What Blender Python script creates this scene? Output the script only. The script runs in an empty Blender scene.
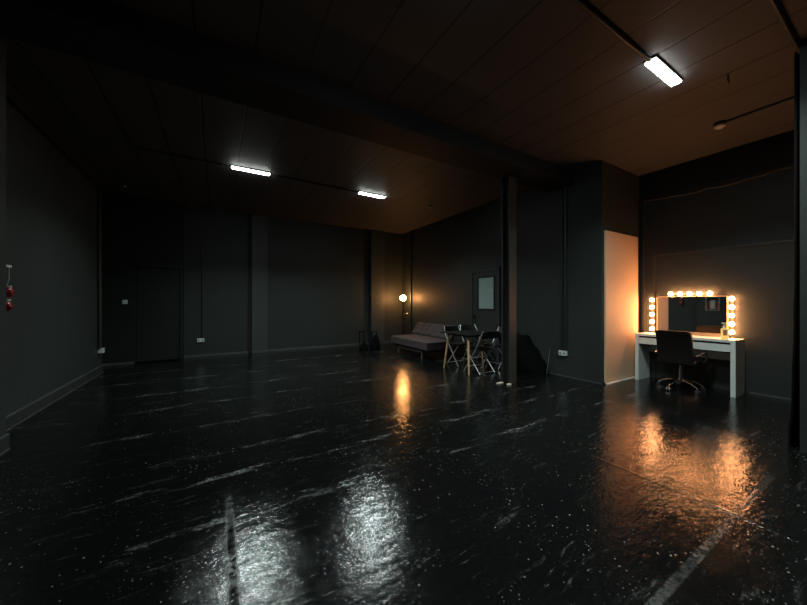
import bpy, bmesh, math, random
from mathutils import Vector, Matrix
random.seed(7)
PI = math.pi
sc = bpy.context.scene
COL = sc.collection

# ------------------------------------------------------------------ materials
def new_mat(name):
    m = bpy.data.materials.new(name)
    m.use_nodes = True
    nt = m.node_tree
    for n in list(nt.nodes):
        nt.nodes.remove(n)
    out = nt.nodes.new('ShaderNodeOutputMaterial')
    b = nt.nodes.new('ShaderNodeBsdfPrincipled')
    nt.links.new(b.outputs[0], out.inputs[0])
    return m, nt, b

class NT:
    """small helper for building node maths"""
    def __init__(s, nt): s.nt = nt
    def _in(s, sock, v):
        if hasattr(v, 'is_linked') or hasattr(v, 'links'):
            s.nt.links.new(v, sock)
        else:
            sock.default_value = v
    def coord(s):
        return s.nt.nodes.new('ShaderNodeTexCoord').outputs['Object']
    def sep(s, v):
        n = s.nt.nodes.new('ShaderNodeSeparateXYZ'); s._in(n.inputs[0], v); return n.outputs
    def comb(s, x, y, z):
        n = s.nt.nodes.new('ShaderNodeCombineXYZ')
        for i, k in enumerate((x, y, z)): s._in(n.inputs[i], k)
        return n.outputs[0]
    def m(s, op, a, b=0.0, c=0.0, clamp=False):
        n = s.nt.nodes.new('ShaderNodeMath'); n.operation = op; n.use_clamp = clamp
        s._in(n.inputs[0], a); s._in(n.inputs[1], b); s._in(n.inputs[2], c)
        return n.outputs[0]
    def noise(s, v, scale, detail=3.0, rough=0.5, dist=0.0):
        n = s.nt.nodes.new('ShaderNodeTexNoise')
        s._in(n.inputs['Vector'], v)
        n.inputs['Scale'].default_value = scale
        n.inputs['Detail'].default_value = detail
        n.inputs['Roughness'].default_value = rough
        n.inputs['Distortion'].default_value = dist
        return n.outputs['Fac']
    def voronoi(s, v, scale):
        n = s.nt.nodes.new('ShaderNodeTexVoronoi')
        s._in(n.inputs['Vector'], v)
        n.inputs['Scale'].default_value = scale
        return n.outputs
    def step(s, v, lo, hi):
        n = s.nt.nodes.new('ShaderNodeMapRange'); n.interpolation_type = 'SMOOTHSTEP'
        s._in(n.inputs[0], v)
        n.inputs[1].default_value = lo; n.inputs[2].default_value = hi
        n.inputs[3].default_value = 0.0; n.inputs[4].default_value = 1.0
        return n.outputs[0]
    def band(s, c, pos, half):
        d = s.m('ABSOLUTE', s.m('SUBTRACT', c, pos))
        return s.m('SUBTRACT', 1.0, s.step(d, half * 0.55, half))
    def mix(s, f, a, b):
        n = s.nt.nodes.new('ShaderNodeMix'); n.data_type = 'RGBA'
        s._in(n.inputs[0], f)
        s._in(n.inputs[6], a if not isinstance(a, tuple) else (*a, 1.0))
        s._in(n.inputs[7], b if not isinstance(b, tuple) else (*b, 1.0))
        return n.outputs[2]
    def bump(s, h, dist, strength=1.0):
        n = s.nt.nodes.new('ShaderNodeBump')
        n.inputs['Strength'].default_value = strength
        n.inputs['Distance'].default_value = dist
        s._in(n.inputs['Height'], h)
        return n.outputs[0]

def surf(name, col, rough=0.5, metal=0.0, var=0.15, scale=6.0, bump=0.0, bscale=60.0, spec=0.5, sub=0.0):
    m, nt, b = new_mat(name)
    h = NT(nt)
    v = h.coord()
    n = h.noise(v, scale, 4.0)
    lo = tuple(c * (1 - var) for c in col); hi = tuple(min(1, c * (1 + var)) for c in col)
    nt.links.new(h.mix(n, lo, hi), b.inputs['Base Color'])
    nt.links.new(h.m('ADD', h.m('MULTIPLY', n, 0.15), rough - 0.07, clamp=True), b.inputs['Roughness'])
    b.inputs['Metallic'].default_value = metal
    b.inputs['Specular IOR Level'].default_value = spec
    if sub: b.inputs['Subsurface Weight'].default_value = sub
    if bump:
        nt.links.new(h.bump(h.noise(v, bscale, 3.0), bump), b.inputs['Normal'])
    return m

def emit(name, col, strength):
    m, nt, b = new_mat(name)
    b.inputs['Base Color'].default_value = (0.8, 0.8, 0.8, 1)
    b.inputs['Emission Color'].default_value = (*col, 1)
    b.inputs['Emission Strength'].default_value = strength
    return m

L_CEIL = 44.0          # lit diffuser faces
P_CEIL = 44.0         # watts of each batten's downward beam
L_BULB = 96.0
L_GLOBE = 115.0

WALLC = (0.0300, 0.0365, 0.0358)
M = {}
M['wall'] = surf('black_wall_paint', WALLC, 0.55, var=0.18, scale=1.3, bump=0.002, bscale=40, spec=0.35)
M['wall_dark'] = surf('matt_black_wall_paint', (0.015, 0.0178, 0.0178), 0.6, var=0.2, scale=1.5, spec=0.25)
M['pilaster'] = surf('dark_grey_pilaster_paint', (0.046, 0.054, 0.053), 0.5, var=0.15, scale=1.5)
M['cable'] = surf('grey_glossy_cable', (0.09, 0.08, 0.075), 0.22)
M['tube'] = surf('pale_steel_tube', (0.62, 0.64, 0.63), 0.32, metal=0.55, var=0.08)
M['wall_gloss'] = surf('black_gloss_paint', (0.034, 0.037, 0.037), 0.38, var=0.15, scale=2.0, bump=0.001, bscale=25)
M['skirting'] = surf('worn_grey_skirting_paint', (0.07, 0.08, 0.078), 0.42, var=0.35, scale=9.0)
M['beam'] = surf('black_beam_paint', (0.014, 0.016, 0.019), 0.65, var=0.2, scale=2.0, spec=0.3)
M['post'] = surf('black_post_paint', (0.038, 0.037, 0.035), 0.45, var=0.2, scale=5.0)
M['black'] = surf('matt_black', (0.012, 0.012, 0.012), 0.7, var=0.2, spec=0.3)
M['cloth_black'] = surf('black_fabric', (0.004, 0.004, 0.0045), 0.95, var=0.3, bump=0.002, bscale=150, spec=0.06)
M['plastic_black'] = surf('black_plastic', (0.008, 0.008, 0.0085), 0.45, var=0.1, spec=0.35)
M['leather'] = surf('dark_leather', (0.007, 0.005, 0.0045), 0.55, var=0.3, bump=0.001, bscale=120, spec=0.25)
M['conduit'] = surf('black_conduit_paint', (0.024, 0.027, 0.027), 0.4, var=0.2)
M['white'] = surf('white_lacquer', (0.74, 0.80, 0.775), 0.5, var=0.03, scale=3.0, spec=0.3)
M['white_plastic'] = surf('white_plastic', (0.62, 0.68, 0.66), 0.35, var=0.03)
M['socket_hole'] = surf('grey_socket_slots', (0.12, 0.12, 0.12), 0.5)
M['panel'] = surf('pale_board', (0.72, 0.50, 0.34), 0.55, var=0.05, scale=1.5, bump=0.0005, bscale=30)
M['batten'] = surf('pale_batten', (0.72, 0.62, 0.50), 0.5, var=0.1, scale=8.0)
M['chrome'] = surf('chrome', (0.75, 0.75, 0.75), 0.15, metal=1.0, var=0.05)
M['steel'] = surf('brushed_steel', (0.5, 0.5, 0.5), 0.3, metal=1.0, var=0.1)
M['sofa'] = surf('mauve_grey_fabric', (0.062, 0.047, 0.048), 0.9, var=0.2, scale=30, bump=0.002, bscale=200, spec=0.2)
M['sofa_dark'] = surf('dark_grey_fabric', (0.06, 0.055, 0.06), 0.9, var=0.2, scale=30, spec=0.2)
M['sofa_leg'] = surf('grey_metal', (0.16, 0.16, 0.16), 0.4, metal=0.3, var=0.1)
M['beech'] = surf('beech_wood', (0.72, 0.46, 0.22), 0.45, var=0.15, scale=14)
M['glass_frost'] = surf('frosted_pale_glass', (0.30, 0.385, 0.37), 0.25, var=0.04, spec=0.5)
M['door'] = surf('black_door_paint', (0.03, 0.034, 0.036), 0.42, var=0.15, scale=2)
M['red'] = surf('glossy_red_vinyl', (0.24, 0.012, 0.012), 0.3, var=0.2, scale=12)
M['pale_metal'] = surf('pale_grey_metal', (0.5, 0.55, 0.52), 0.4, var=0.1)
M['mirror_frame'] = surf('pale_wood_frame', (0.52, 0.36, 0.22), 0.4, var=0.15, scale=10)
def make_bottle_mat():
    m, nt, b = new_mat('translucent_yellow_plastic')
    h = NT(nt)
    c = h.mix(h.noise(h.coord(), 6.0), (0.90, 0.95, 0.66), (0.94, 0.98, 0.74))
    nt.links.new(c, b.inputs['Base Color'])
    b.inputs['Roughness'].default_value = 0.3
    tr = nt.nodes.new('ShaderNodeBsdfTranslucent'); nt.links.new(c, tr.inputs[0])
    mx = nt.nodes.new('ShaderNodeMixShader'); mx.inputs[0].default_value = 0.72
    out = [n for n in nt.nodes if n.type == 'OUTPUT_MATERIAL'][0]
    nt.links.new(b.outputs[0], mx.inputs[1]); nt.links.new(tr.outputs[0], mx.inputs[2])
    nt.links.new(mx.outputs[0], out.inputs[0])
    return m
M['bottle'] = make_bottle_mat()
M['bottle_label'] = surf('brown_label', (0.36, 0.18, 0.08), 0.5, var=0.3, scale=40)
M['pump'] = surf('pale_yellow_pump', (0.78, 0.74, 0.42), 0.3, var=0.05)
M['strip'] = surf('dark_light_strip', (0.10, 0.07, 0.05), 0.5, var=0.1)
M['detector'] = surf('pale_detector_plastic', (0.55, 0.5, 0.46), 0.3, var=0.05)
M['housing'] = surf('grey_light_housing', (0.22, 0.23, 0.23), 0.5, var=0.05)
M['diffuser'] = emit('lit_cool_diffuser', (0.93, 1.0, 0.93), L_CEIL)
M['bulb'] = emit('lit_warm_bulb', (1.0, 0.40, 0.145), L_BULB)
M['globe'] = emit('lit_amber_globe', (1.0, 0.43, 0.13), L_GLOBE)

def make_mirror():
    m, nt, b = new_mat('silvered_mirror')
    h = NT(nt)
    n = h.noise(h.coord(), 4.0)
    nt.links.new(h.mix(n, (0.80, 0.81, 0.80), (0.86, 0.86, 0.85)), b.inputs['Base Color'])
    b.inputs['Metallic'].default_value = 1.0
    b.inputs['Roughness'].default_value = 0.03
    return m
M['mirror'] = make_mirror()

def make_ceiling_mat():
    m, nt, b = new_mat('boarded_dark_ceiling')
    h = NT(nt)
    v = h.coord()
    x, y, z = h.sep(v)
    # long board joints every 0.45 m, running front to back
    wob = h.m('MULTIPLY', h.m('SUBTRACT', h.noise(v, 0.9, 2.0), 0.5), 0.05)
    fx = h.m('ADD', h.m('ADD', x, wob), 50.0 - 2.58)
    fr = h.m('FRACT', h.m('DIVIDE', fx, 0.45))
    d = h.m('ABSOLUTE', h.m('SUBTRACT', fr, 0.5))           # 0.5 at a joint
    joint = h.step(d, 0.470, 0.487)
    strong = h.m('ADD', 0.45, h.m('MULTIPLY', h.step(h.noise(h.comb(h.m('FLOOR', h.m('DIVIDE', fx, 0.45)), 0.0, 0.0), 3.1, 0.0), 0.4, 0.6), 0.5))
    joint = h.m('MULTIPLY', joint, strong)
    n = h.noise(v, 1.6, 4.0)
    board = h.mix(n, (0.058, 0.057, 0.060), (0.078, 0.077, 0.080))
    nt.links.new(h.mix(joint, board, (0.006, 0.0055, 0.0055)), b.inputs['Base Color'])
    b.inputs['Roughness'].default_value = 0.6
    b.inputs['Specular IOR Level'].default_value = 0.3
    hgt = h.m('SUBTRACT', h.m('MULTIPLY', h.noise(v, 30.0, 2.0), 0.1), joint)
    nt.links.new(h.bump(hgt, 0.002), b.inputs['Normal'])
    return m
M['ceiling'] = make_ceiling_mat()

def make_floor_mat():
    m, nt, b = new_mat('glossy_black_painted_concrete')
    h = NT(nt)
    v = h.coord()
    x, y, z = h.sep(v)
    big = h.noise(v, 0.9, 3.0)
    mid = h.noise(v, 4.0, 4.0, 0.6)
    fineg = h.noise(v, 38.0, 4.0, 0.7)
    warp = h.m('MULTIPLY', h.m('SUBTRACT', h.noise(v, 1.7, 3.0), 0.5), 0.16)
    yy = h.m('ADD', y, warp)
    xx = h.m('ADD', x, h.m('MULTIPLY', warp, 0.15))
    # scuffs dragged along X, broken into flecks
    def streaks(sx, sy, lo, hi, seed):
        n = h.noise(h.comb(h.m('MULTIPLY', x, sx), h.m('MULTIPLY', yy, sy), seed), 1.0, 6.0, 0.68)
        return h.step(n, lo, hi)
    gate = h.step(fineg, 0.42, 0.60)
    area = h.step(h.noise(v, 0.75, 3.0), 0.34, 0.56)
    st = h.m('MAXIMUM', streaks(1.6, 11.0, 0.58, 0.74, 0.0), h.m('MULTIPLY', streaks(4.0, 34.0, 0.60, 0.72, 5.1), 0.8))
    streak = h.m('MULTIPLY', h.m('MULTIPLY', st, area), h.m('ADD', 0.25, h.m('MULTIPLY', gate, 0.75)))
    # worn slab seams
    seams = None
    for p, w in ((2.14, 0.06), (2.70, 0.05), (3.14, 0.06), (3.9, 0.05), (4.8, 0.06), (5.6, 0.07), (6.5, 0.08), (7.4, 0.08)):
        bnd = h.band(yy if p > 1 else h.m('ADD', y, h.m('MULTIPLY', warp, 0.06)), p, w)
        seams = bnd if seams is None else h.m('MAXIMUM', seams, bnd)
    worn = h.step(h.noise(h.comb(h.m('MULTIPLY', x, 1.3), h.m('MULTIPLY', y, 5.0), 3.7), 1.6, 6.0, 0.78), 0.50, 0.66)
    seam = h.m('MULTIPLY', h.m('MULTIPLY', seams, worn), h.m('ADD', 0.3, h.m('MULTIPLY', gate, 0.7)))
    tape = h.m('MULTIPLY', h.band(h.m('ADD', y, h.m('MULTIPLY', warp, 0.05)), 0.605, 0.026), h.m('ADD', 0.25, h.m('MULTIPLY', h.m('MULTIPLY', h.step(fineg, 0.36, 0.58), h.step(mid, 0.3, 0.55)), 0.75)))
    tape = h.m('MULTIPLY', tape, h.m('MULTIPLY', h.step(x, 1.2, 1.8), h.m('SUBTRACT', 1.0, h.step(x, 3.0, 3.8))))
    tape = h.m('MULTIPLY', tape, h.step(h.noise(v, 3.4, 5.0, 0.75), 0.30, 0.56))
    # paint chips
    cl = h.step(h.noise(v, 1.25, 3.0, 0.6), 0.44, 0.60)
    def dots(scale, r, pickv):
        vo = h.voronoi(v, scale)
        dot = h.m('SUBTRACT', 1.0, h.step(vo['Distance'], r*0.5, r))
        return h.m('MULTIPLY', dot, h.step(h.sep(vo['Color'])[0], pickv, pickv + 0.04))
    chips = h.m('MULTIPLY', h.m('MAXIMUM', dots(17.0, 0.10, 0.80), h.m('MULTIPLY', dots(34.0, 0.18, 0.76), 0.7)), cl)
    fine = h.m('MULTIPLY', h.step(h.noise(v, 62.0, 3.0), 0.66, 0.72), h.step(h.noise(v, 2.1, 3.0), 0.44, 0.62))
    patch = h.m('MULTIPLY', h.step(h.noise(v, 7.5, 7.0, 0.8), 0.63, 0.70), h.step(h.noise(v, 0.8, 2.0), 0.45, 0.6))
    patch = h.m('MULTIPLY', patch, h.m('ADD', 0.2, h.m('MULTIPLY', gate, 0.8)))
    chips = h.m('MAXIMUM', chips, h.m('MULTIPLY', fine, 0.7))
    pale = h.m('MAXIMUM', h.m('MAXIMUM', h.m('MULTIPLY', streak, 0.45), h.m('MULTIPLY', seam, 0.6)), h.m('MULTIPLY', patch, 0.45))
    pale = h.m('MAXIMUM', pale, h.m('MULTIPLY', tape, 0.30))
    base = h.mix(fineg, (0.0015, 0.0018, 0.002), (0.0075, 0.008, 0.008))
    c1 = h.mix(pale, base, (0.20, 0.205, 0.20))
    c2 = h.mix(chips, c1, (0.34, 0.35, 0.335))
    nt.links.new(c2, b.inputs['Base Color'])
    gr = h.m('SUBTRACT', 1.0, h.step(h.m('ABSOLUTE', h.m('SUBTRACT', xx, 0.06)), 0.004, 0.034))
    groove = h.m('MULTIPLY', h.m('MULTIPLY', gr, h.step(h.noise(v, 3.2, 5.0, 0.75), 0.32, 0.52)), h.m('SUBTRACT', 1.0, h.step(y, 2.0, 2.6)))
    ridge = h.band(xx, 2.72, 0.020)
    # gloss: polished film, dulled where scuffed
    r = h.m('ADD', 0.06, h.m('MULTIPLY', h.step(mid, 0.3, 0.75), 0.07))
    r = h.m('ADD', r, h.m('MULTIPLY', h.step(big, 0.4, 0.7), 0.03))
    r = h.m('ADD', r, h.m('MULTIPLY', h.m('MAXIMUM', pale, chips), 0.35))
    r = h.m('ADD', r, h.m('MULTIPLY', h.step(y, 3.0, 6.0), 0.045))
    r = h.m('ADD', r, h.m('MULTIPLY', groove, 0.35), clamp=True)
    nt.links.new(r, b.inputs['Roughness'])
    dull = h.m('MULTIPLY', h.step(h.noise(h.comb(h.m('MULTIPLY', x, 1.0), h.m('MULTIPLY', y, 2.2), 9.0), 9.0, 6.0, 0.72), 0.44, 0.60), 0.30)
    spec = h.m('SUBTRACT', h.m('SUBTRACT', 0.62, dull), h.m('MULTIPLY', groove, 0.5), clamp=True)
    nt.links.new(spec, b.inputs['Specular IOR Level'])
    hgt = h.m('ADD', h.m('MULTIPLY', h.noise(h.comb(x, h.m('MULTIPLY', y, 1.5), 0.0), 24.0, 6.0, 0.62), 0.60), h.m('MULTIPLY', fineg, 0.22))
    hgt = h.m('ADD', hgt, h.m('MULTIPLY', h.noise(v, 3.0, 2.0), 0.8))
    hgt = h.m('ADD', hgt, h.m('MULTIPLY', h.noise(h.comb(x, h.m('MULTIPLY', y, 1.6), 2.0), 8.0, 2.0), 0.9))
    hgt = h.m('ADD', hgt, h.m('MULTIPLY', ridge, 0.8))
    hgt = h.m('SUBTRACT', hgt, h.m('MULTIPLY', h.m('MAXIMUM', chips, pale), 0.25))
    nt.links.new(h.bump(hgt, 0.0030), b.inputs['Normal'])
    return m
M['floor'] = make_floor_mat()

# ------------------------------------------------------------------ mesh helpers
class MB:
    def __init__(s): s.bm = bmesh.new(); s.bev = False
    def _xf(s, vs, loc, rot):
        mt = Matrix.Translation(Vector(loc)) @ (rot if rot is not None else Matrix.Identity(4))
        bmesh.ops.transform(s.bm, matrix=mt, verts=vs)
    def box(s, x0, x1, y0, y1, z0, z1, bev=0.0, seg=2, rot=None, pivot=None):
        r = bmesh.ops.create_cube(s.bm, size=1.0)
        vs = r['verts']
        cx, cy, cz = (x0+x1)/2, (y0+y1)/2, (z0+z1)/2
        for v in vs:
            v.co = Vector((v.co.x*(x1-x0), v.co.y*(y1-y0), v.co.z*(z1-z0)))
        if bev:
            s.bev = True
            es = list({e for v in vs for e in v.link_edges})
            rr = bmesh.ops.bevel(s.bm, geom=es, offset=bev, segments=seg, affect='EDGES', profile=0.5)
            vs = list({v for f in rr['faces'] for v in f.verts} | {v for v in vs if v.is_valid})
        s._xf(vs, (cx, cy, cz), rot)
        return s
    def cyl(s, p0, p1, r0, r1=None, seg=16):
        r1 = r0 if r1 is None else r1
        p0 = Vector(p0); p1 = Vector(p1); d = p1 - p0
        r = bmesh.ops.create_cone(s.bm, cap_ends=True, segments=seg, radius1=r0, radius2=r1, depth=d.length)
        q = Vector((0, 0, 1)).rotation_difference(d.normalized()).to_matrix().to_4x4()
        s._xf(r['verts'], (p0 + p1) / 2, q)
        return s
    def ball(s, c, r, sx=1, sy=1, sz=1, seg=20, rot=None):
        rr = bmesh.ops.create_uvsphere(s.bm, u_segments=seg, v_segments=max(8, seg//2), radius=r)
        for v in rr['verts']:
            v.co = Vector((v.co.x*sx, v.co.y*sy, v.co.z*sz))
        s._xf(rr['verts'], c, rot)
        return s
    def tube(s, pts, r, seg=10):
        pts = [Vector(p) for p in pts]
        rings = []
        prev = None
        for i, p in enumerate(pts):
            if i == 0: d = pts[1] - p
            elif i == len(pts)-1: d = p - pts[-2]
            else: d = (pts[i+1] - p).normalized() + (p - pts[i-1]).normalized()
            d.normalize()
            if prev is None:
                a = Vector((0, 0, 1)) if abs(d.z) < 0.9 else Vector((1, 0, 0))
                u = d.cross(a).normalized()
            else:
                u = (prev - d * prev.dot(d)).normalized()
            prev = u
            w = d.cross(u)
            rings.append([s.bm.verts.new(p + (u*math.cos(2*PI*k/seg) + w*math.sin(2*PI*k/seg))*r) for k in range(seg)])
        for a, b in zip(rings, rings[1:]):
            for k in range(seg):
                s.bm.faces.new((a[k], a[(k+1) % seg], b[(k+1) % seg], b[k]))
        s.bm.faces.new(rings[0][::-1]); s.bm.faces.new(rings[-1])
        return s
    def lathe(s, prof, c=(0, 0, 0), seg=24, sx=1.0, sy=1.0):
        rings = []
        for r, z in prof:
            rings.append([s.bm.verts.new((c[0]+sx*r*math.cos(2*PI*k/seg), c[1]+sy*r*math.sin(2*PI*k/seg), c[2]+z)) for k in range(seg)])
        for a, b in zip(rings, rings[1:]):
            for k in range(seg):
                s.bm.faces.new((a[k], a[(k+1) % seg], b[(k+1) % seg], b[k]))
        s.bm.faces.new(rings[0][::-1]); s.bm.faces.new(rings[-1])
        return s
    def prism(s, poly, axis, a0, a1):
        def pt(u, v, a):
            return {'x': (a, u, v), 'y': (u, a, v), 'z': (u, v, a)}[axis]
        A = [s.bm.verts.new(pt(u, v, a0)) for u, v in poly]
        B = [s.bm.verts.new(pt(u, v, a1)) for u, v in poly]
        n = len(poly)
        for k in range(n):
            s.bm.faces.new((A[k], A[(k+1) % n], B[(k+1) % n], B[k]))
        s.bm.faces.new(A[::-1]); s.bm.faces.new(B)
        return s
    def grid_solid(s, nu, nv, fn, fn2):
        """closed sheet: fn front surface, fn2 back surface"""
        F = [[s.bm.verts.new(fn(i/nu, j/nv)) for j in range(nv+1)] for i in range(nu+1)]
        B = [[s.bm.verts.new(fn2(i/nu, j/nv)) for j in range(nv+1)] for i in range(nu+1)]
        for i in range(nu):
            for j in range(nv):
                s.bm.faces.new((F[i][j], F[i+1][j], F[i+1][j+1], F[i][j+1]))
                s.bm.faces.new((B[i][j], B[i][j+1], B[i+1][j+1], B[i+1][j]))
        for i in range(nu):
            s.bm.faces.new((F[i][0], B[i][0], B[i+1][0], F[i+1][0]))
            s.bm.faces.new((F[i][nv], F[i+1][nv], B[i+1][nv], B[i][nv]))
        for j in range(nv):
            s.bm.faces.new((F[0][j], F[0][j+1], B[0][j+1], B[0][j]))
            s.bm.faces.new((F[nu][j], B[nu][j], B[nu][j+1], F[nu][j+1]))
        return s
    def build(s, name, mat, parent=None, smooth=True):
        bmesh.ops.recalc_face_normals(s.bm, faces=s.bm.faces[:])
        me = bpy.data.meshes.new(name)
        s.bm.to_mesh(me); s.bm.free()
        me.materials.append(mat)
        if smooth:
            me.polygons.foreach_set('use_smooth', [True]*len(me.polygons))
            try: me.set_sharp_from_angle(angle=math.radians(35))
            except Exception: pass
        o = bpy.data.objects.new(name, me)
        COL.objects.link(o)
        if parent: o.parent = parent
        if s.bev and smooth:
            wn = o.modifiers.new('weighted_normals', 'WEIGHTED_NORMAL')
            wn.weight = 100; wn.keep_sharp = True
        return o

def tag(o, label, cat, group=None):
    o['label'] = label; o['category'] = cat
    if group: o['group'] = group
    return o
def thing(name, label, cat, loc=(0, 0, 0), rz=0.0, group=None):
    o = bpy.data.objects.new(name, None); COL.objects.link(o)
    o.empty_display_size = 0.1
    o.location = loc; o.rotation_euler = (0, 0, rz)
    return tag(o, label, cat, group)
def struct(o, label=None):
    o['kind'] = 'structure'
    if label: o['label'] = label
    return o
def copy_thing(root, label, loc, rz=0.0):
    def cp(o, par):
        c = o.copy(); COL.objects.link(c)
        if par: c.parent = par
        for ch in [k for k in bpy.data.objects if k.parent == o]:
            cp(ch, c)
        return c
    r = cp(root, None)
    r.location = loc; r.rotation_euler = (0, 0, rz); r['label'] = label
    return r

# ------------------------------------------------------------------ room shell
H = 3.56
XL, XR, YB, XD = -1.86, 5.24, 8.90, 6.50
YN = 2.65            # return wall carrying the pale board
YS = 0.575           # end of the near right wall
YF = -2.4            # wall behind the camera

struct(MB().box(XL-0.45, XD+0.2, YF-0.2, YB+0.3, -0.12, 0.0).build('floor', M['floor'], smooth=False), 'glossy black painted concrete floor with chips, scuffs and worn seams')
struct(MB().box(XL-0.45, XD+0.2, YF-0.2, YB+0.3, H, H+0.12).build('ceiling', M['ceiling'], smooth=False), 'dark boarded ceiling with long parallel joints')
struct(MB().box(XL-0.3, XL, YF-0.2, 7.85, 0, H).build('wall_left', M['wall'], smooth=False), 'plain black left wall')
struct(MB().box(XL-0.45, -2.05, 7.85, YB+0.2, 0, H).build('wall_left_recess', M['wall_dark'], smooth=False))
struct(MB().box(XL, -1.61, 2.9, 4.16, 0, H).build('wall_left_pier', M['wall'], smooth=False), 'black pier projecting from left wall')
struct(MB().box(-2.05, XR+0.2, YB, YB+0.2, 0, H).build('wall_back', M['wall'], smooth=False), 'black back wall')
# boxed-out section with a flush door at the back left
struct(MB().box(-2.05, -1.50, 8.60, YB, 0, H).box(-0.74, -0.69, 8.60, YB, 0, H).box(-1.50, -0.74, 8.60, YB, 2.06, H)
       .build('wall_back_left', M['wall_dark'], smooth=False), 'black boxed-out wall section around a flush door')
struct(MB().box(XR, XR+0.2, YN, YB, 0, H).build('wall_right', M['wall'], smooth=False), 'long black right wall')
struct(MB().box(XR+0.2, XD+0.2, YN, YN+0.2, 0, H).build('wall_alcove_side', M['wall'], smooth=False))
struct(MB().box(XD, XD+0.2, YF, YN, 0, H).build('wall_alcove_back', M['wall'], smooth=False), 'black wall behind the dressing table')
struct(MB().box(4.36, XD, YF-0.2, YS, 0, H).build('wall_near_right', M['wall'], smooth=False), 'black wall end at right edge of the photo')
struct(MB().box(XL, 4.36, YF-0.2, YF, 0, H).build('wall_front', M['wall'], smooth=False))
# pilasters
struct(MB().box(0.74, 1.11, YB-0.08, YB, 0, H).build('trim_1', M['pilaster'], smooth=False), 'slim black pilaster near middle of back wall')
struct(MB().box(0.66, 0.735, YB-0.05, YB, 0, H).build('trim_2', M['black'], smooth=False))
struct(MB().box(4.07, 4.53, YB-0.10, YB, 0, H).build('trim_3', M['pilaster'], smooth=False), 'black pilaster at right end of back wall')
struct(MB().box(4.02, 4.065, YB-0.05, YB, 0, H).build('trim_4', M['black'], smooth=False))
# ceiling beam and post
struct(MB().box(XL, XR, 3.12, 3.60, 3.33, H).build('ceiling_beam', M['beam'], smooth=False), 'broad black beam crossing under the ceiling')
pst = struct(MB().box(3.975, 4.14, 3.40, 3.414, 0, 3.33, bev=0.003).box(3.975, 4.14, 3.551, 3.565, 0, 3.33, bev=0.003)
             .box(4.05, 4.064, 3.414, 3.551, 0, 3.33).build('support_post', M['post']), 'black flanged steel post under the beam')

# dropped edge over the dressing table
struct(MB().box(XD-0.03, XD, YS, YN, 3.11, H).build('trim_5', M['beam'], smooth=False), 'dark band along top of the dressing table wall')
struct(MB().box(XD-0.022, XD, YS, 2.44, 2.10, 2.125, bev=0.004).build('trim_6', M['wall_gloss']), 'thin horizontal moulding above the mirror')
struct(MB().box(XD-0.022, XD, 2.415, 2.44, 0, 2.10, bev=0.004).build('trim_7', M['wall_gloss']))
struct(MB().box(XD-0.03, XD, 2.56, 2.60, 0, 3.11, bev=0.004).build('trim_8', M['wall_gloss']))
# left wall cornice strip
struct(MB().box(XL, XL+0.06, 4.16, 7.85, 3.36, 3.42, bev=0.01).build('trim_9', M['beam']))
# skirting boards
def skirt(name, x0, x1, y0, y1, h=0.11):
    struct(MB().box(x0, x1, y0, y1, 0, h, bev=0.005).build(name, M['skirting']))
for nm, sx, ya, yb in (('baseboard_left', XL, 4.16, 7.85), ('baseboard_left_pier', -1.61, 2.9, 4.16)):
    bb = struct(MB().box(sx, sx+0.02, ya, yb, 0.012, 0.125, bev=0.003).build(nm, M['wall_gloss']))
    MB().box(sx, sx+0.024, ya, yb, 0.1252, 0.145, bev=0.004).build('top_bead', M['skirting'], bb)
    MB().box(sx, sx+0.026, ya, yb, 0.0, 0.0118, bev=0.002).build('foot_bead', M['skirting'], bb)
skirt('baseboard_back', -0.69, 0.70, YB-0.02, YB, 0.055)
skirt('baseboard_back_middle', 1.11, 4.02, YB-0.02, YB, 0.055)
skirt('baseboard_back_pilaster', 0.74, 1.11, YB-0.10, YB-0.08, 0.055)
skirt('baseboard_back_corner', 4.53, XR, YB-0.02, YB, 0.055)
skirt('baseboard_back_left', -2.05, -1.54, 8.58, 8.60, 0.05)
skirt('baseboard_alcove', XD-0.012, XD, YS, 1.3, 0.03)
# pale unpainted strip at the foot of the right wall
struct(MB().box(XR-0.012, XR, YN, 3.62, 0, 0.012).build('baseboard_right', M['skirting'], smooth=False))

# back-left flush door
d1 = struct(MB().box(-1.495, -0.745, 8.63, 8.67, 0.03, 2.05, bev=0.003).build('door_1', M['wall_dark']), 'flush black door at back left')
MB().cyl((-0.82, 8.63, 1.0), (-0.82, 8.622, 1.0), 0.022, seg=20).build('keyhole_cover', M['plastic_black'], d1)
struct(MB().box(-1.50, -0.74, 8.70, 8.72, 0, 2.06).build('wall_behind_door', M['black'], smooth=False))

# right-hand door with frosted window
d2 = struct(MB().box(XR-0.03, XR-0.002, 4.80, 5.55, 0.01, 2.0, bev=0.004).build('door_2', M['door']), 'black door with pale frosted window on right wall')
fr = MB()
fr.box(XR-0.045, XR, 5.55, 5.63, 0, 2.08, bev=0.004).box(XR-0.045, XR, 4.72, 4.80, 0, 2.08, bev=0.004).box(XR-0.045, XR, 4.80, 5.55, 2.0, 2.08, bev=0.004)
fr.build('door_frame', M['wall'], d2)
wf = MB()
y0, y1, z0, z1 = 4.885, 5.335, 1.16, 1.86
wf.box(XR-0.042, XR-0.03, y0-0.035, y0, z0-0.035, z1+0.035).box(XR-0.042, XR-0.03, y1, y1+0.035, z0-0.035, z1+0.035)
wf.box(XR-0.042, XR-0.03, y0, y1, z1, z1+0.035).box(XR-0.042, XR-0.03, y0, y1, z0-0.035, z0)
wf.build('window_bead', M['black'], d2, smooth=False)
MB().box(XR-0.036, XR-0.03, y0, y1, z0, z1).build('window_pane', M['glass_frost'], d2, smooth=False)
MB().cyl((XR-0.03, 5.47, 0.98), (XR-0.075, 5.47, 0.98), 0.018).ball((XR-0.085, 5.47, 0.98), 0.028).build('door_knob', M['plastic_black'], d2)

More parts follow.
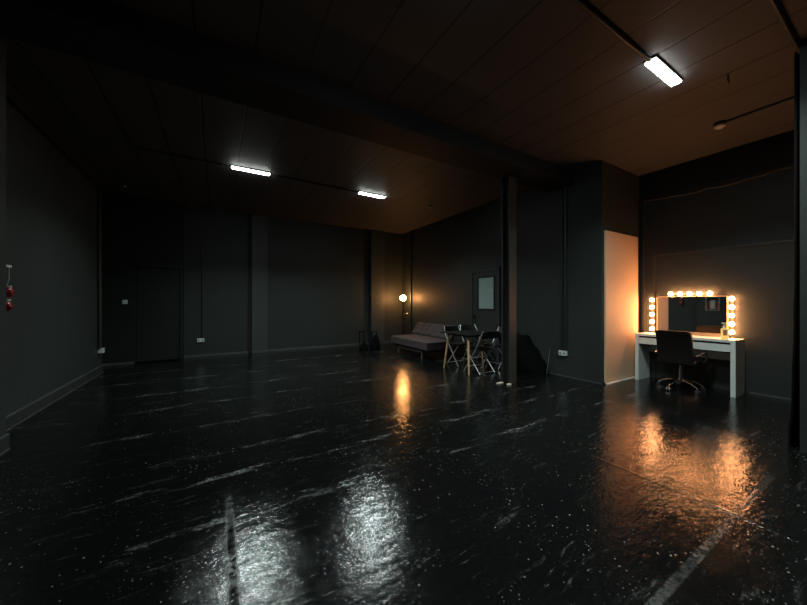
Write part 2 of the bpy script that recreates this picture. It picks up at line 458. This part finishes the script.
# ------------------------------------------------------------------ ceiling lights
lamp_data = bpy.data.lights.new('batten_beam', 'AREA')
lamp_data.shape = 'RECTANGLE'
lamp_data.size = 0.55; lamp_data.size_y = 0.085
lamp_data.energy = P_CEIL
lamp_data.color = (0.84, 1.0, 0.96)
lamp_data.spread = math.radians(134)
def ceiling_light(label, loc, rz=0.0):
    t = thing('ceiling_light', label, 'ceiling light', loc, rz, 'white ceiling battens')
    hb = MB().box(-0.30, 0.30, -0.050, 0.050, -0.020, 0.0, bev=0.003)
    hb.build('housing', M['housing'], t)
    for s in (-1, 1):
        a, b_ = (0.012, 0.289) if s > 0 else (-0.289, -0.012)
        MB().box(a, b_, -0.042, 0.042, -0.034, -0.0202, bev=0.004).build('diffuser', M['diffuser'], t)
    MB().box(-0.0115, 0.0115, -0.048, 0.048, -0.037, -0.0202, bev=0.002).build('clip', M['housing'], t)
    lo = bpy.data.objects.new('batten_beam', lamp_data); COL.objects.link(lo)
    lo.parent = t; lo.location = (0, 0, -0.039)
    return t
cl = ceiling_light('white lit ceiling batten at upper right above the dressing area', (3.73, 1.318, H))
copy_thing(cl, 'lit batten over the open floor, left one of the two at the back', (0.48, 5.88, H))
copy_thing(cl, 'lit batten above the sofa end, right one of the two at the back', (2.76, 5.93, H))
copy_thing(cl, 'lit ceiling batten just beyond the top edge of the photo', (1.38, 1.35, H))

# ceiling conduits
def conduit(pts, r, label, name='conduit'):
    o = MB().tube(pts, r, 10).build(name, M['conduit'])
    return tag(o, label, 'conduit', 'black surface conduits')
conduit([(1.68, 1.33, H-0.02), (3.425, 1.318, H-0.02)], 0.018, 'black ceiling conduit running to the upper right batten')
conduit([(5.43, 1.28, H-0.015), (5.43, YS, H-0.015)], 0.014, 'black ceiling conduit running from the smoke detector to the right edge')
conduit([(1.2, 0.60, H-0.02), (4.36, 0.59, H-0.02)], 0.02, 'black conduit crossing the ceiling at top right corner to the wall end')
conduit([(-1.0, 5.88, H-0.015), (0.18, 5.88, H-0.015)], 0.012, 'black ceiling conduit beside the left back batten')
conduit([(0.78, 5.90, H-0.015), (2.46, 5.93, H-0.015)], 0.012, 'black ceiling conduit between the two back battens')

# smoke detectors
def detector(label, loc, k=1.0):
    t = thing('smoke_detector', label, 'smoke detector', loc, 0, 'ceiling detectors')
    MB().lathe([(0.062*k, 0), (0.062*k, -0.02*k), (0.055*k, -0.024*k)]).build('base', M['plastic_black'], t)
    MB().lathe([(0.05*k, -0.0245*k), (0.056*k, -0.034*k), (0.052*k, -0.05*k), (0.03*k, -0.066*k), (0.006*k, -0.07*k)]).build('dome', M['detector'], t)
    return t
detector('pale domed smoke detector on ceiling at end of a conduit', (5.43, 1.344, H))
detector('tiny pale detector on the far ceiling above the sofa', (4.26, 5.96, H), 0.7)
detector('tiny faint detector on the ceiling near back left corner', (-1.55, 7.9, H), 0.6)
for (hx, hy, lb) in ((2.93, 0.62, 'small dark hook on ceiling above and right of the bright batten'), (4.36, 1.02, 'small dark hook on ceiling left of the smoke detector conduit')):
    o = MB().cyl((hx, hy, H), (hx, hy, H-0.05), 0.008).tube([(hx, hy, H-0.05), (hx+0.02, hy, H-0.065), (hx+0.03, hy, H-0.05), (hx+0.028, hy, H-0.035)], 0.006, 8).build('ceiling_hook', M['black'])
    tag(o, lb, 'hook', 'ceiling hooks')

# ------------------------------------------------------------------ sockets with vertical conduits
def socket(label, loc, rz, w=0.146, dpt=0.045):
    t = thing('wall_socket', label, 'socket', loc, rz, 'white wall sockets')
    MB().box(-w/2, w/2, -dpt, 0, -0.043, 0.043, bev=0.006).build('box', M['white_plastic'], t)
    for s in ((-1, 1) if w > 0.1 else (0,)):
        MB().box(s*0.036-0.014, s*0.036+0.014, -dpt-0.002, -dpt+0.001, -0.02, 0.012).build('outlet', M['socket_hole'], t, smooth=False)
    return t
socket('white double socket low on right wall beside the post', (XR, 3.29, 0.41), -PI/2)
conduit([(XR-0.018, 3.25, 0.455), (XR-0.018, 3.25, 3.33)], 0.018, 'vertical conduit down right wall to the white socket, right pipe of the pair')
conduit([(XR-0.014, 3.325, 0.455), (XR-0.014, 3.325, 3.33)], 0.012, 'vertical conduit down right wall to the white socket, left pipe of the pair')
socket('white double socket low on back wall left of the pilaster', (-0.36, YB, 0.40), 0)
conduit([(-0.33, YB-0.014, 0.445), (-0.33, YB-0.014, 2.6)], 0.014, 'thin vertical conduit on back wall rising from its white socket')
socket('white socket box low on far end of left wall', (XL, 7.66, 0.43), PI/2, 0.09, 0.075)
conduit([(XL+0.03, 7.60, 0.475), (XL+0.03, 7.60, 3.36)], 0.022, 'thick vertical conduit at far end of left wall')
sw = thing('light_switch', 'small white switch plate on wall beside the back left door', 'switch', (-1.68, 8.60, 1.31), 0)
MB().box(-0.043, 0.043, -0.014, 0, -0.043, 0.043, bev=0.004).build('plate', M['white_plastic'], sw)
MB().box(-0.012, 0.012, -0.02, -0.012, -0.018, 0.018, bev=0.003).build('rocker', M['white_plastic'], sw)
o = MB().tube([(XR-0.028, 8.31, 0), (XR-0.028, 8.31, H)], 0.028, 14).build('wall_pipe', M['conduit'])
tag(o, 'black vertical pipe on right wall just behind the sofa', 'pipe')

# ------------------------------------------------------------------ pale board
t = thing('leaning_board', 'tall pale board standing against wall left of the dressing table', 'board', (5.87, YN, 0))
MB().box(-0.58, 0.50, -0.03, -0.004, 0.025, 2.45, bev=0.003).build('panel', M['panel'], t)
MB().box(-0.60, 0.50, -0.085, -0.032, 0.0, 0.024, bev=0.004).build('foot_batten', M['batten'], t)

# ------------------------------------------------------------------ dressing table
DX0, DX1, DY0, DY1 = 6.05, 6.462, 1.342, 2.535
t = thing('dressing_table', 'white dressing table with slab ends and long drawer below the lit mirror', 'table', ((DX0+DX1)/2, (DY0+DY1)/2, 0))
hx, hy = (DX1-DX0)/2, (DY1-DY0)/2
MB().box(-hx, hx, -hy, hy, 0.745, 0.78, bev=0.003).build('tabletop', M['white'], t)
for s in (-1, 1):
    a, b_ = (hy-0.052, hy) if s > 0 else (-hy, -hy+0.052)
    MB().box(-hx, hx, a, b_, 0, 0.7445, bev=0.003).build('side_panel', M['white'], t)
MB().box(hx-0.02, hx, -hy+0.053, hy-0.053, 0.45, 0.744).build('back_panel', M['white'], t, smooth=False)
MB().box(-hx+0.03, hx-0.021, -hy+0.053, hy-0.053, 0.60, 0.615).box(-hx+0.03, -hx+0.04, -hy+0.053, hy-0.053, 0.615, 0.744).build('rail', M['black'], t, smooth=False)
MB().box(-hx+0.006, -hx+0.026, -hy+0.055, hy-0.055, 0.615, 0.715, bev=0.002).build('drawer_front', M['white'], t)

# mirror on the table top
t = thing('mirror', 'rectangular pale framed mirror on dressing table between bulb strips', 'mirror', (6.462, 1.945, 0.7805))
mw, mh, fw = 0.433, 0.622, 0.014
f = MB()
f.box(-0.012, 0.012, -mw, -mw+fw, 0.05, mh, bev=0.002).box(-0.012, 0.012, mw-fw, mw, 0.05, mh, bev=0.002)
f.box(-0.012, 0.012, -mw+fw, mw-fw, mh-fw, mh, bev=0.002).box(-0.022, 0.022, -mw, mw, 0.0, 0.05, bev=0.002)
f.build('frame', M['mirror_frame'], t)
MB().box(-0.008, 0.006, -mw+fw, mw-fw, 0.05, mh-fw).build('glass', M['mirror'], t, smooth=False)

# bulb strips
def bulb_strip(label, loc, axis, n, gap):
    t = thing('bulb_strip', label, 'vanity light', loc, 0, 'warm vanity bulb strips')
    L = (n-1)*gap/2 + 0.04
    if axis == 'z': MB().box(-0.012, 0, -0.016, 0.016, -L, L, bev=0.003).build('backing_strip', M['strip'], t)
    else: MB().box(-0.012, 0, -L, L, -0.016, 0.016, bev=0.003).build('backing_strip', M['strip'], t)
    for k in range(n):
        q = (k-(n-1)/2)*gap
        y, z = (0, q) if axis == 'z' else (q, 0)
        hb = MB().cyl((-0.012, y, z), (-0.03, y, z), 0.016, 0.014, 12).build('bulb_holder', M['white_plastic'], t)
        MB().ball((-0.058, y, z), 0.031, seg=20).build('bulb', M['bulb'], hb)
    return t
bulb_strip('upright strip of five glowing bulbs left of the mirror', (XD-0.002, 2.445, 1.095), 'z', 5, 0.125)
bulb_strip('row of five glowing bulbs above the mirror', (XD-0.002, 1.945, 1.440), 'y', 5, 0.119)
bulb_strip('upright strip of five glowing bulbs right of the mirror', (XD-0.002, 1.47, 1.11), 'z', 5, 0.123)

# bottle
t = thing('pump_bottle', 'yellow square shouldered pump bottle on right end of dressing table', 'bottle', (6.13, 1.468, 0.7802), math.radians(20))
MB().box(-0.026, 0.026, -0.039, 0.039, 0.0, 0.155, bev=0.011, seg=3).cyl((0, 0, 0.153), (0, 0, 0.17), 0.025, 0.017, 20).build('body', M['bottle'], t)
MB().box(-0.0275, -0.0262, -0.018, 0.018, 0.06, 0.135).build('paper_label', M['bottle_label'], t, smooth=False)
MB().cyl((0, 0, 0.17), (0, 0, 0.195), 0.019, seg=16).cyl((0, 0, 0.195), (0, 0, 0.22), 0.007, seg=12).box(-0.012, 0.012, -0.018, 0.032, 0.22, 0.235, bev=0.005).build('pump', M['pump'], t)

# loose cable under the top band
pts = []
for k in range(41):
    q = k/40
    y = 2.63 - q*1.7
    pts.append((XD-0.008, y, 3.050 + 0.018*math.sin(q*9.0) + 0.03*max(0, math.sin(q*14+0.6))**2))
o = MB().tube(pts, 0.009, 8).build('loose_cable', M['cable'])
tag(o, 'thin shiny black cable drooping under the dark band above the mirror', 'cable')

# ------------------------------------------------------------------ office chair
t = thing('office_chair', 'dark high backed swivel chair on chrome star base at dressing table', 'chair', (5.98, 1.905, 0), math.radians(3))
for k in range(5):
    a = math.radians(165 + 72*k)
    c, s_ = math.cos(a), math.sin(a)
    def P(r, z): return (r*c, r*s_, z)
    bl = MB().tube([P(0.02, 0.135), P(0.09, 0.132), P(0.17, 0.115), P(0.235, 0.085), P(0.265, 0.062)], 0.0115, 10).build('base_arm', M['chrome'], t)
    n = Vector((-s_, c, 0))
    cp = Vector(P(0.268, 0.026))
    cm = MB()
    for sg in (-1, 1):
        cm.cyl(cp + n*sg*0.008, cp + n*sg*0.024, 0.025, seg=16)
    cm.cyl(cp + Vector((0, 0, 0.0)), cp + Vector((0, 0, 0.04)), 0.007, seg=8)
    cm.build('caster', M['steel'], bl)
MB().cyl((0, 0, 0.11), (0, 0, 0.16), 0.032).cyl((0, 0, 0.16), (0, 0, 0.30), 0.022).cyl((0, 0, 0.30), (0, 0, 0.385), 0.014).build('gas_column', M['steel'], t)
def seat_fn(sg):
    def f(u, v):
        x = -0.24 + 0.48*u; y = -0.225 + 0.45*v
        e = max(0, abs(2*u-1)**6, abs(2*v-1)**6)
        if sg > 0: z = 0.475 - 0.03*e - 0.05*max(0, u-0.8)/0.2*max(0, u-0.8)/0.2
        else: z = 0.395 + 0.018*e
        return (x, y, z)
    return f
MB().grid_solid(16, 14, seat_fn(1), seat_fn(-1)).build('seat', M['leather'], t)
MB().box(-0.11, 0.11, -0.08, 0.08, 0.375, 0.394, bev=0.004).build('seat_plate', M['plastic_black'], t)
def back_fn(off):
    def f(u, v):
        z = 0.425 + 0.47*v
        y = -0.20 + 0.40*u
        x = -0.255 - 0.10*v*v - 0.02 + 0.03*(2*u-1)**2 + off
        rnd = abs(2*u-1)**8 * max(0, v-0.8)*0.10
        return (x, y, z - rnd)
    return f
MB().grid_solid(14, 14, back_fn(0.03), back_fn(-0.03)).build('backrest', M['leather'], t)
for s in (-1, 1):
    y = s*0.25
    am = MB().tube([(0.10, y*0.9, 0.42), (0.10, y, 0.44), (0.12, y*1.04, 0.49), (0.10, y*1.04, 0.55), (0.03, y*1.04, 0.562), (-0.10, y*1.04, 0.56), (-0.20, y, 0.55), (-0.245, y*0.9, 0.54)], 0.012, 10).build('armrest', M['steel'], t)
    MB().box(-0.13, 0.09, y*1.04-0.024, y*1.04+0.024, 0.562, 0.582, bev=0.008).build('arm_pad', M['plastic_black'], am)

# ------------------------------------------------------------------ sofa
t = thing('sofa', 'mauve grey armless sofa with buttoned back against the right wall', 'sofa', (4.51, 6.56, 0))
SY0, SY1 = -0.86, 0.84
def seat_top(u, v):
    x = -0.52 + 0.76*u; y = SY0 + (SY1-SY0)*v
    e = max(abs(2*u-1)**10, abs(2*v-1)**14)
    return (x, y, 0.425 - 0.035*e + 0.006*math.sin(v*PI*3)**2)
def seat_bot(u, v):
    x = -0.52 + 0.76*u; y = SY0 + (SY1-SY0)*v
    e = max(abs(2*u-1)**10, abs(2*v-1)**14)
    return (x, y, 0.20 + 0.03*e)
MB().grid_solid(18, 28, seat_top, seat_bot).build('seat_cushion', M['sofa'], t)
BT = [(z, SY0 + (SY1-SY0)*(k+0.5)/6) for z in (0.34, 0.68) for k in range(6)]
def back_pt(h, v, front):
    y = SY0 + (SY1-SY0)*v
    bx = 0.17 + 0.23*h; bz = 0.41 + 0.31*h
    th = 0.075
    e = max(abs(2*h-1)**8, abs(2*v-1)**16)
    d = th*(1-0.45*e)
    if front:
        for hz, by in BT:
            q = ((h-hz)*0.42)**2 + (y-by)**2
            d -= 0.028*math.exp(-q/0.0035)
    nx, nz = -0.78, 0.62
    sgn = 1 if front else -1
    return (bx + nx*d*sgn, y, bz + nz*d*sgn)
bk = MB().grid_solid(22, 60, lambda u, v: back_pt(u, v, True), lambda u, v: back_pt(u, v, False)).build('backrest', M['sofa'], t)
for hz, by in BT:
    p = back_pt(hz, (by-SY0)/(SY1-SY0), True)
    MB().ball((p[0]-0.003, p[1], p[2]+0.002), 0.014, sz=0.7, seg=12).build('button', M['sofa_dark'], bk)
MB().box(-0.44, 0.22, SY0+0.08, SY1-0.08, 0.165, 0.20, bev=0.006).build('under_frame', M['sofa_dark'], t)
for x in (-0.44, 0.20):
    MB().box(x-0.015, x+0.015, -0.56, 0.56, 0.135, 0.164, bev=0.004).build('leg_bar', M['sofa_leg'], t)
    for s in (-1, 1):
        MB().box(x-0.017, x+0.017, s*0.545-0.017, s*0.545+0.017, 0, 0.134, bev=0.004).build('leg', M['sofa_leg'], t)

# ------------------------------------------------------------------ floor lamp
t = thing('floor_lamp', 'slim black floor lamp with glowing amber globe in back right corner', 'lamp', (4.96, 8.38, 0))
MB().lathe([(0.12, 0), (0.12, 0.012), (0.10, 0.022), (0.02, 0.03)]).build('base', M['plastic_black'], t)
MB().cyl((0, 0, 0.028), (0, 0, 1.34), 0.012).build('pole', M['plastic_black'], t)
MB().lathe([(0.02, 0.80), (0.085, 0.806), (0.09, 0.83), (0.088, 0.832), (0.02, 0.815)]).build('tray', M['plastic_black'], t)
MB().tube([(0, 0, 0.93), (0.04, -0.05, 0.945), (0.07, -0.12, 0.95)], 0.008).ball((0.065, -0.15, 0.945), 0.036, sy=1.2).build('side_spot', M['steel'], t)
MB().lathe([(0.02, 1.325), (0.045, 1.335), (0.05, 1.35), (0.04, 1.352)]).build('globe_holder', M['plastic_black'], t)
MB().ball((0, 0, 1.442), 0.092, seg=28).build('lamp_globe', M['globe'], t)

# ------------------------------------------------------------------ square table with wooden legs
TX, TY, TZ = 4.21, 4.57, 0.72
t = thing('square_table', 'black square table on splayed pale wooden legs among folding chairs', 'table', (TX, TY, 0))
MB().box(-0.40, 0.40, -0.40, 0.40, TZ-0.022, TZ, bev=0.006).build('tabletop', M['plastic_black'], t)
MB().box(-0.30, 0.30, -0.30, 0.30, TZ-0.055, TZ-0.0225, bev=0.004).build('under_frame', M['plastic_black'], t)
for fx, fy, tx, ty in ((-0.345, -0.36, -0.29, -0.275), (-0.345, 0.36, -0.29, 0.275), (0.36, 0.0, 0.28, 0.0)):
    MB().cyl((fx, fy, 0), (tx, ty, TZ-0.056), 0.014, 0.024, 16).build('leg', M['beech'], t)

# folding chairs: local frame, seat faces +Y, origin under the seat
def folding_chair(label, loc, rz):
    t = thing('folding_chair', label, 'chair', loc, rz, 'black folding chairs round the square table')
    R = 0.0095
    for s in (-1, 1):
        x = s*0.215
        MB().tube([(x*0.88, -0.275, 0.79), (x, -0.225, 0.66), (x, -0.10, 0.44), (x, 0.20, 0.012)], R, 10).build('front_leg', M['tube'], t)
        MB().tube([(x*0.86, 0.17, 0.425), (x*0.86, 0.02, 0.25), (x*0.86, -0.19, 0.012)], R, 10).build('rear_leg', M['tube'], t)
    MB().tube([(-0.215, 0.13, 0.11), (0.215, 0.13, 0.11)], 0.007, 8).build('front_stretcher', M['tube'], t)
    MB().tube([(-0.185, -0.17, 0.034), (0.185, -0.17, 0.034)], 0.007, 8).build('rear_stretcher', M['tube'], t)
    MB().box(-0.19, 0.19, -0.17, 0.21, 0.43, 0.455, bev=0.010).build('seat', M['plastic_black'], t)
    def bf(off):
        def f(u, v):
            x = -0.212 + 0.424*u
            return (x, -0.245 - 0.045*v - 0.03*(1-(2*u-1)**2) + off, 0.655 + 0.13*v - 0.015*abs(2*u-1)**6)
        return f
    MB().grid_solid(12, 5, bf(0.010), bf(-0.010)).build('backrest', M['plastic_black'], t)
    return t
fc = folding_chair('black folding chair with its back to the camera at near side of square table', (4.19, 4.27, 0), 0.0)
copy_thing(fc, 'black folding chair at the far side of square table nearest the sofa', (4.36, 5.03, 0), PI)
copy_thing(fc, 'black folding chair at far side of square table below the door', (4.89, 5.16, 0), PI - 0.2)
copy_thing(fc, 'black folding chair at square table half hidden behind the post', (4.82, 4.44, 0), PI/2)

# wood scraps at the post
o = MB().box(3.90, 3.972, 3.355, 3.395, 0, 0.022, bev=0.004).build('wood_wedge', M['batten'])
tag(o, 'pale wooden wedge on the floor at foot of the black post', 'wedge', 'wood scraps by the post')
o = MB().box(3.83, 3.955, 3.50, 3.545, 0, 0.014, bev=0.003).build('wood_offcut', M['batten'])
tag(o, 'thin pale wood offcut on the floor left of the black post', 'offcut', 'wood scraps by the post')

# black slumped bag against right wall behind the post
bm_ = MB()
def bag(u, v, top):
    y = 3.58 + 0.60*u
    hgt = 0.05 + 0.62*min(1, (u/0.75))**0.8
    if u > 0.9: hgt -= (u-0.9)*2.0
    hgt += 0.025*math.sin(u*21)*math.sin(v*5+1)
    x = XR - 0.012 - 0.40*v*(0.35+0.65*min(1, u*1.6))
    if not top: return (x, y, 0.0)
    z = hgt*(1 - 0.75*v**2.2) if v < 1 else 0.03
    return (x, y, max(0.02, z))
bm_.grid_solid(24, 14, lambda u, v: bag(u, v, True), lambda u, v: bag(u, v, False))
o = bm_.build('equipment_bag', M['cloth_black'])
tag(o, 'black slumped fabric bag leaning on right wall just behind the post', 'bag')
o = MB().tube([(XR-0.12, 3.54, 0.007), (XR-0.009, 3.55, 0.44)], 0.007, 8).build('thin_rod', M['sofa_leg'])
tag(o, 'thin grey rod leaning on right wall beside the black bag', 'rod')

# ------------------------------------------------------------------ small black table with bags at the back wall
t = thing('side_table', 'small black side table at back wall beside the pilaster', 'table', (3.72, 8.28, 0))
MB().box(-0.225, 0.225, -0.17, 0.17, 0.462, 0.482, bev=0.004).build('tabletop', M['plastic_black'], t)
for sx in (-1, 1):
    for sy in (-1, 1):
        MB().box(sx*0.20-0.012, sx*0.20+0.012, sy*0.145-0.012, sy*0.145+0.012, 0, 0.4615).build('leg', M['plastic_black'], t, smooth=False)
def sack(name, label, c, rx, ry, hz, lean):
    m_ = MB()
    prof = [(0.92, 0.0), (1.05, 0.06), (1.0, 0.2), (0.85, 0.45), (0.6, 0.7), (0.3, 0.9), (0.16, 1.0)]
    seg = 24; rings = []
    for r, z in prof:
        ring = []
        for k in range(seg):
            a = 2*PI*k/seg
            w = 1 + 0.07*math.sin(5*a + z*6) + 0.04*math.sin(9*a)
            ring.append(m_.bm.verts.new((c[0]+rx*r*w*math.cos(a)+lean*z, c[1]+ry*r*w*math.sin(a), c[2]+hz*z)))
        rings.append(ring)
    for a, b_ in zip(rings, rings[1:]):
        for k in range(seg):
            m_.bm.faces.new((a[k], a[(k+1) % seg], b_[(k+1) % seg], b_[k]))
    m_.bm.faces.new(rings[0][::-1]); m_.bm.faces.new(rings[-1])
    return tag(m_.build(name, M['cloth_black']), label, 'bag', 'black bags by the side table')
sack('cloth_bag', 'black cloth bag slumped against front right side of small side table', (3.80, 7.95, 0), 0.145, 0.12, 0.40, 0.02)
sack('cloth_bag', 'low black cloth bag in front of left side of small side table', (3.46, 7.96, 0), 0.11, 0.11, 0.24, 0.0)
o = MB().box(3.68, 3.80, 8.22, 8.30, 0.4822, 0.515, bev=0.008).build('small_box', M['plastic_black'])
tag(o, 'small dark box lying on top of the small black side table', 'box')

# ------------------------------------------------------------------ bracket with red pads on the left pier
t = thing('framed_panel', 'small framed panel with red sides on black pier, seen only in the mirror', 'frame', (-1.61, 3.77, 1.03))
b_ = MB()
b_.box(0.0, 0.03, -0.17, -0.155, 0.0, 0.47).box(0.0, 0.03, 0.155, 0.17, 0.0, 0.47).box(0.0, 0.03, -0.155, 0.155, 0.455, 0.47).box(0.0, 0.03, -0.155, 0.155, 0.0, 0.015)
b_.build('frame', M['pale_metal'], t, smooth=False)
MB().box(0.0, 0.008, -0.154, 0.154, 0.016, 0.454).build('backing', M['black'], t, smooth=False)
for s in (-1, 1):
    MB().box(0.0085, 0.02, s*0.115-0.03, s*0.115+0.03, 0.02, 0.30, bev=0.004).build('red_strip', M['red'], t)
MB().box(0.0085, 0.022, -0.06, 0.06, 0.05, 0.34, bev=0.004).build('pale_plate', M['pale_metal'], t)

cord = MB().tube([(XL+0.072, 4.66, 1.66), (XL+0.072, 4.66, 1.53), (XL+0.05, 4.685, 1.468)], 0.006, 8)
cord.box(XL, XL+0.08, 4.58, 4.70, 1.645, 1.672, bev=0.004)
o = cord.build('glove_hook', M['pale_metal'])
tag(o, 'pale hook on left wall from which two red gloves hang', 'hook')
def glove(label, c, ry):
    t = thing('boxing_glove', label, 'glove', c, 0, 'red gloves on the left wall')
    rot = Matrix.Rotation(ry, 4, 'Y')
    bm = MB().ball((0, 0, 0), 0.056, sx=0.82, sy=1.05, sz=1.05, seg=24, rot=rot)
    for v in bm.bm.verts:
        if v.co.z < 0: v.co.x *= 1 + v.co.z*5; v.co.y *= 1 + v.co.z*5
    bm.build('mitt', M['red'], t)
    MB().ball((0.03, -0.028, -0.005), 0.02, sz=1.6, seg=14, rot=rot).build('thumb', M['red'], t)
    MB().cyl((0, 0, 0.045), (0, 0, 0.068), 0.03, 0.033, 18).build('cuff', M['pale_metal'], t)
    return t
glove('upper one of two shiny red padded gloves hanging at left edge', (XL+0.050, 4.69, 1.40), 0.15)
glove('lower one of two shiny red padded gloves hanging at left edge', (XL+0.046, 4.68, 1.268), -0.4)

# black curtain edge hanging beside the near right wall end
def cur(off):
    def f(u, v):
        z = 0.01 + 3.5*v
        x = 4.375 + 0.4*u
        y = YS + 0.022 + 0.008*math.sin(u*24) + off + 0.035*(1-v)**4 + 0.006*math.sin(v*40)*(1-v)**4
        return (x, y, z)
    return f
o = MB().grid_solid(20, 20, cur(0.006), cur(-0.006)).build('black_curtain', M['cloth_black'])
tag(o, 'black curtain edge hanging against wall end at right edge of photo', 'curtain')

# ------------------------------------------------------------------ camera
cam_d = bpy.data.cameras.new('camera')
cam = bpy.data.objects.new('camera', cam_d)
COL.objects.link(cam)
cam.location = (0, 0, 1.30)
cam.rotation_euler = (PI/2, 0, -math.radians(30.7))
cam_d.sensor_fit = 'HORIZONTAL'
cam_d.sensor_width = 36.0
cam_d.lens = 36.0 * 312.0 / 807.0
cam_d.clip_start = 0.05
sc.camera = cam

# ------------------------------------------------------------------ world and view
w = bpy.data.worlds.new('world')
sc.world = w
w.use_nodes = True
w.node_tree.nodes['Background'].inputs[0].default_value = (0.0, 0.0, 0.0, 1)
w.node_tree.nodes['Background'].inputs[1].default_value = 0.0
sc.view_settings.view_transform = 'Standard'
sc.view_settings.look = 'None'
sc.view_settings.gamma = 1.0
sc.view_settings.use_curve_mapping = False
sc.view_settings.exposure = 0.0
sc.cycles.use_denoising = True
sc.cycles.max_bounces = 10
sc.cycles.diffuse_bounces = 4
sc.cycles.sample_clamp_indirect = 4.0
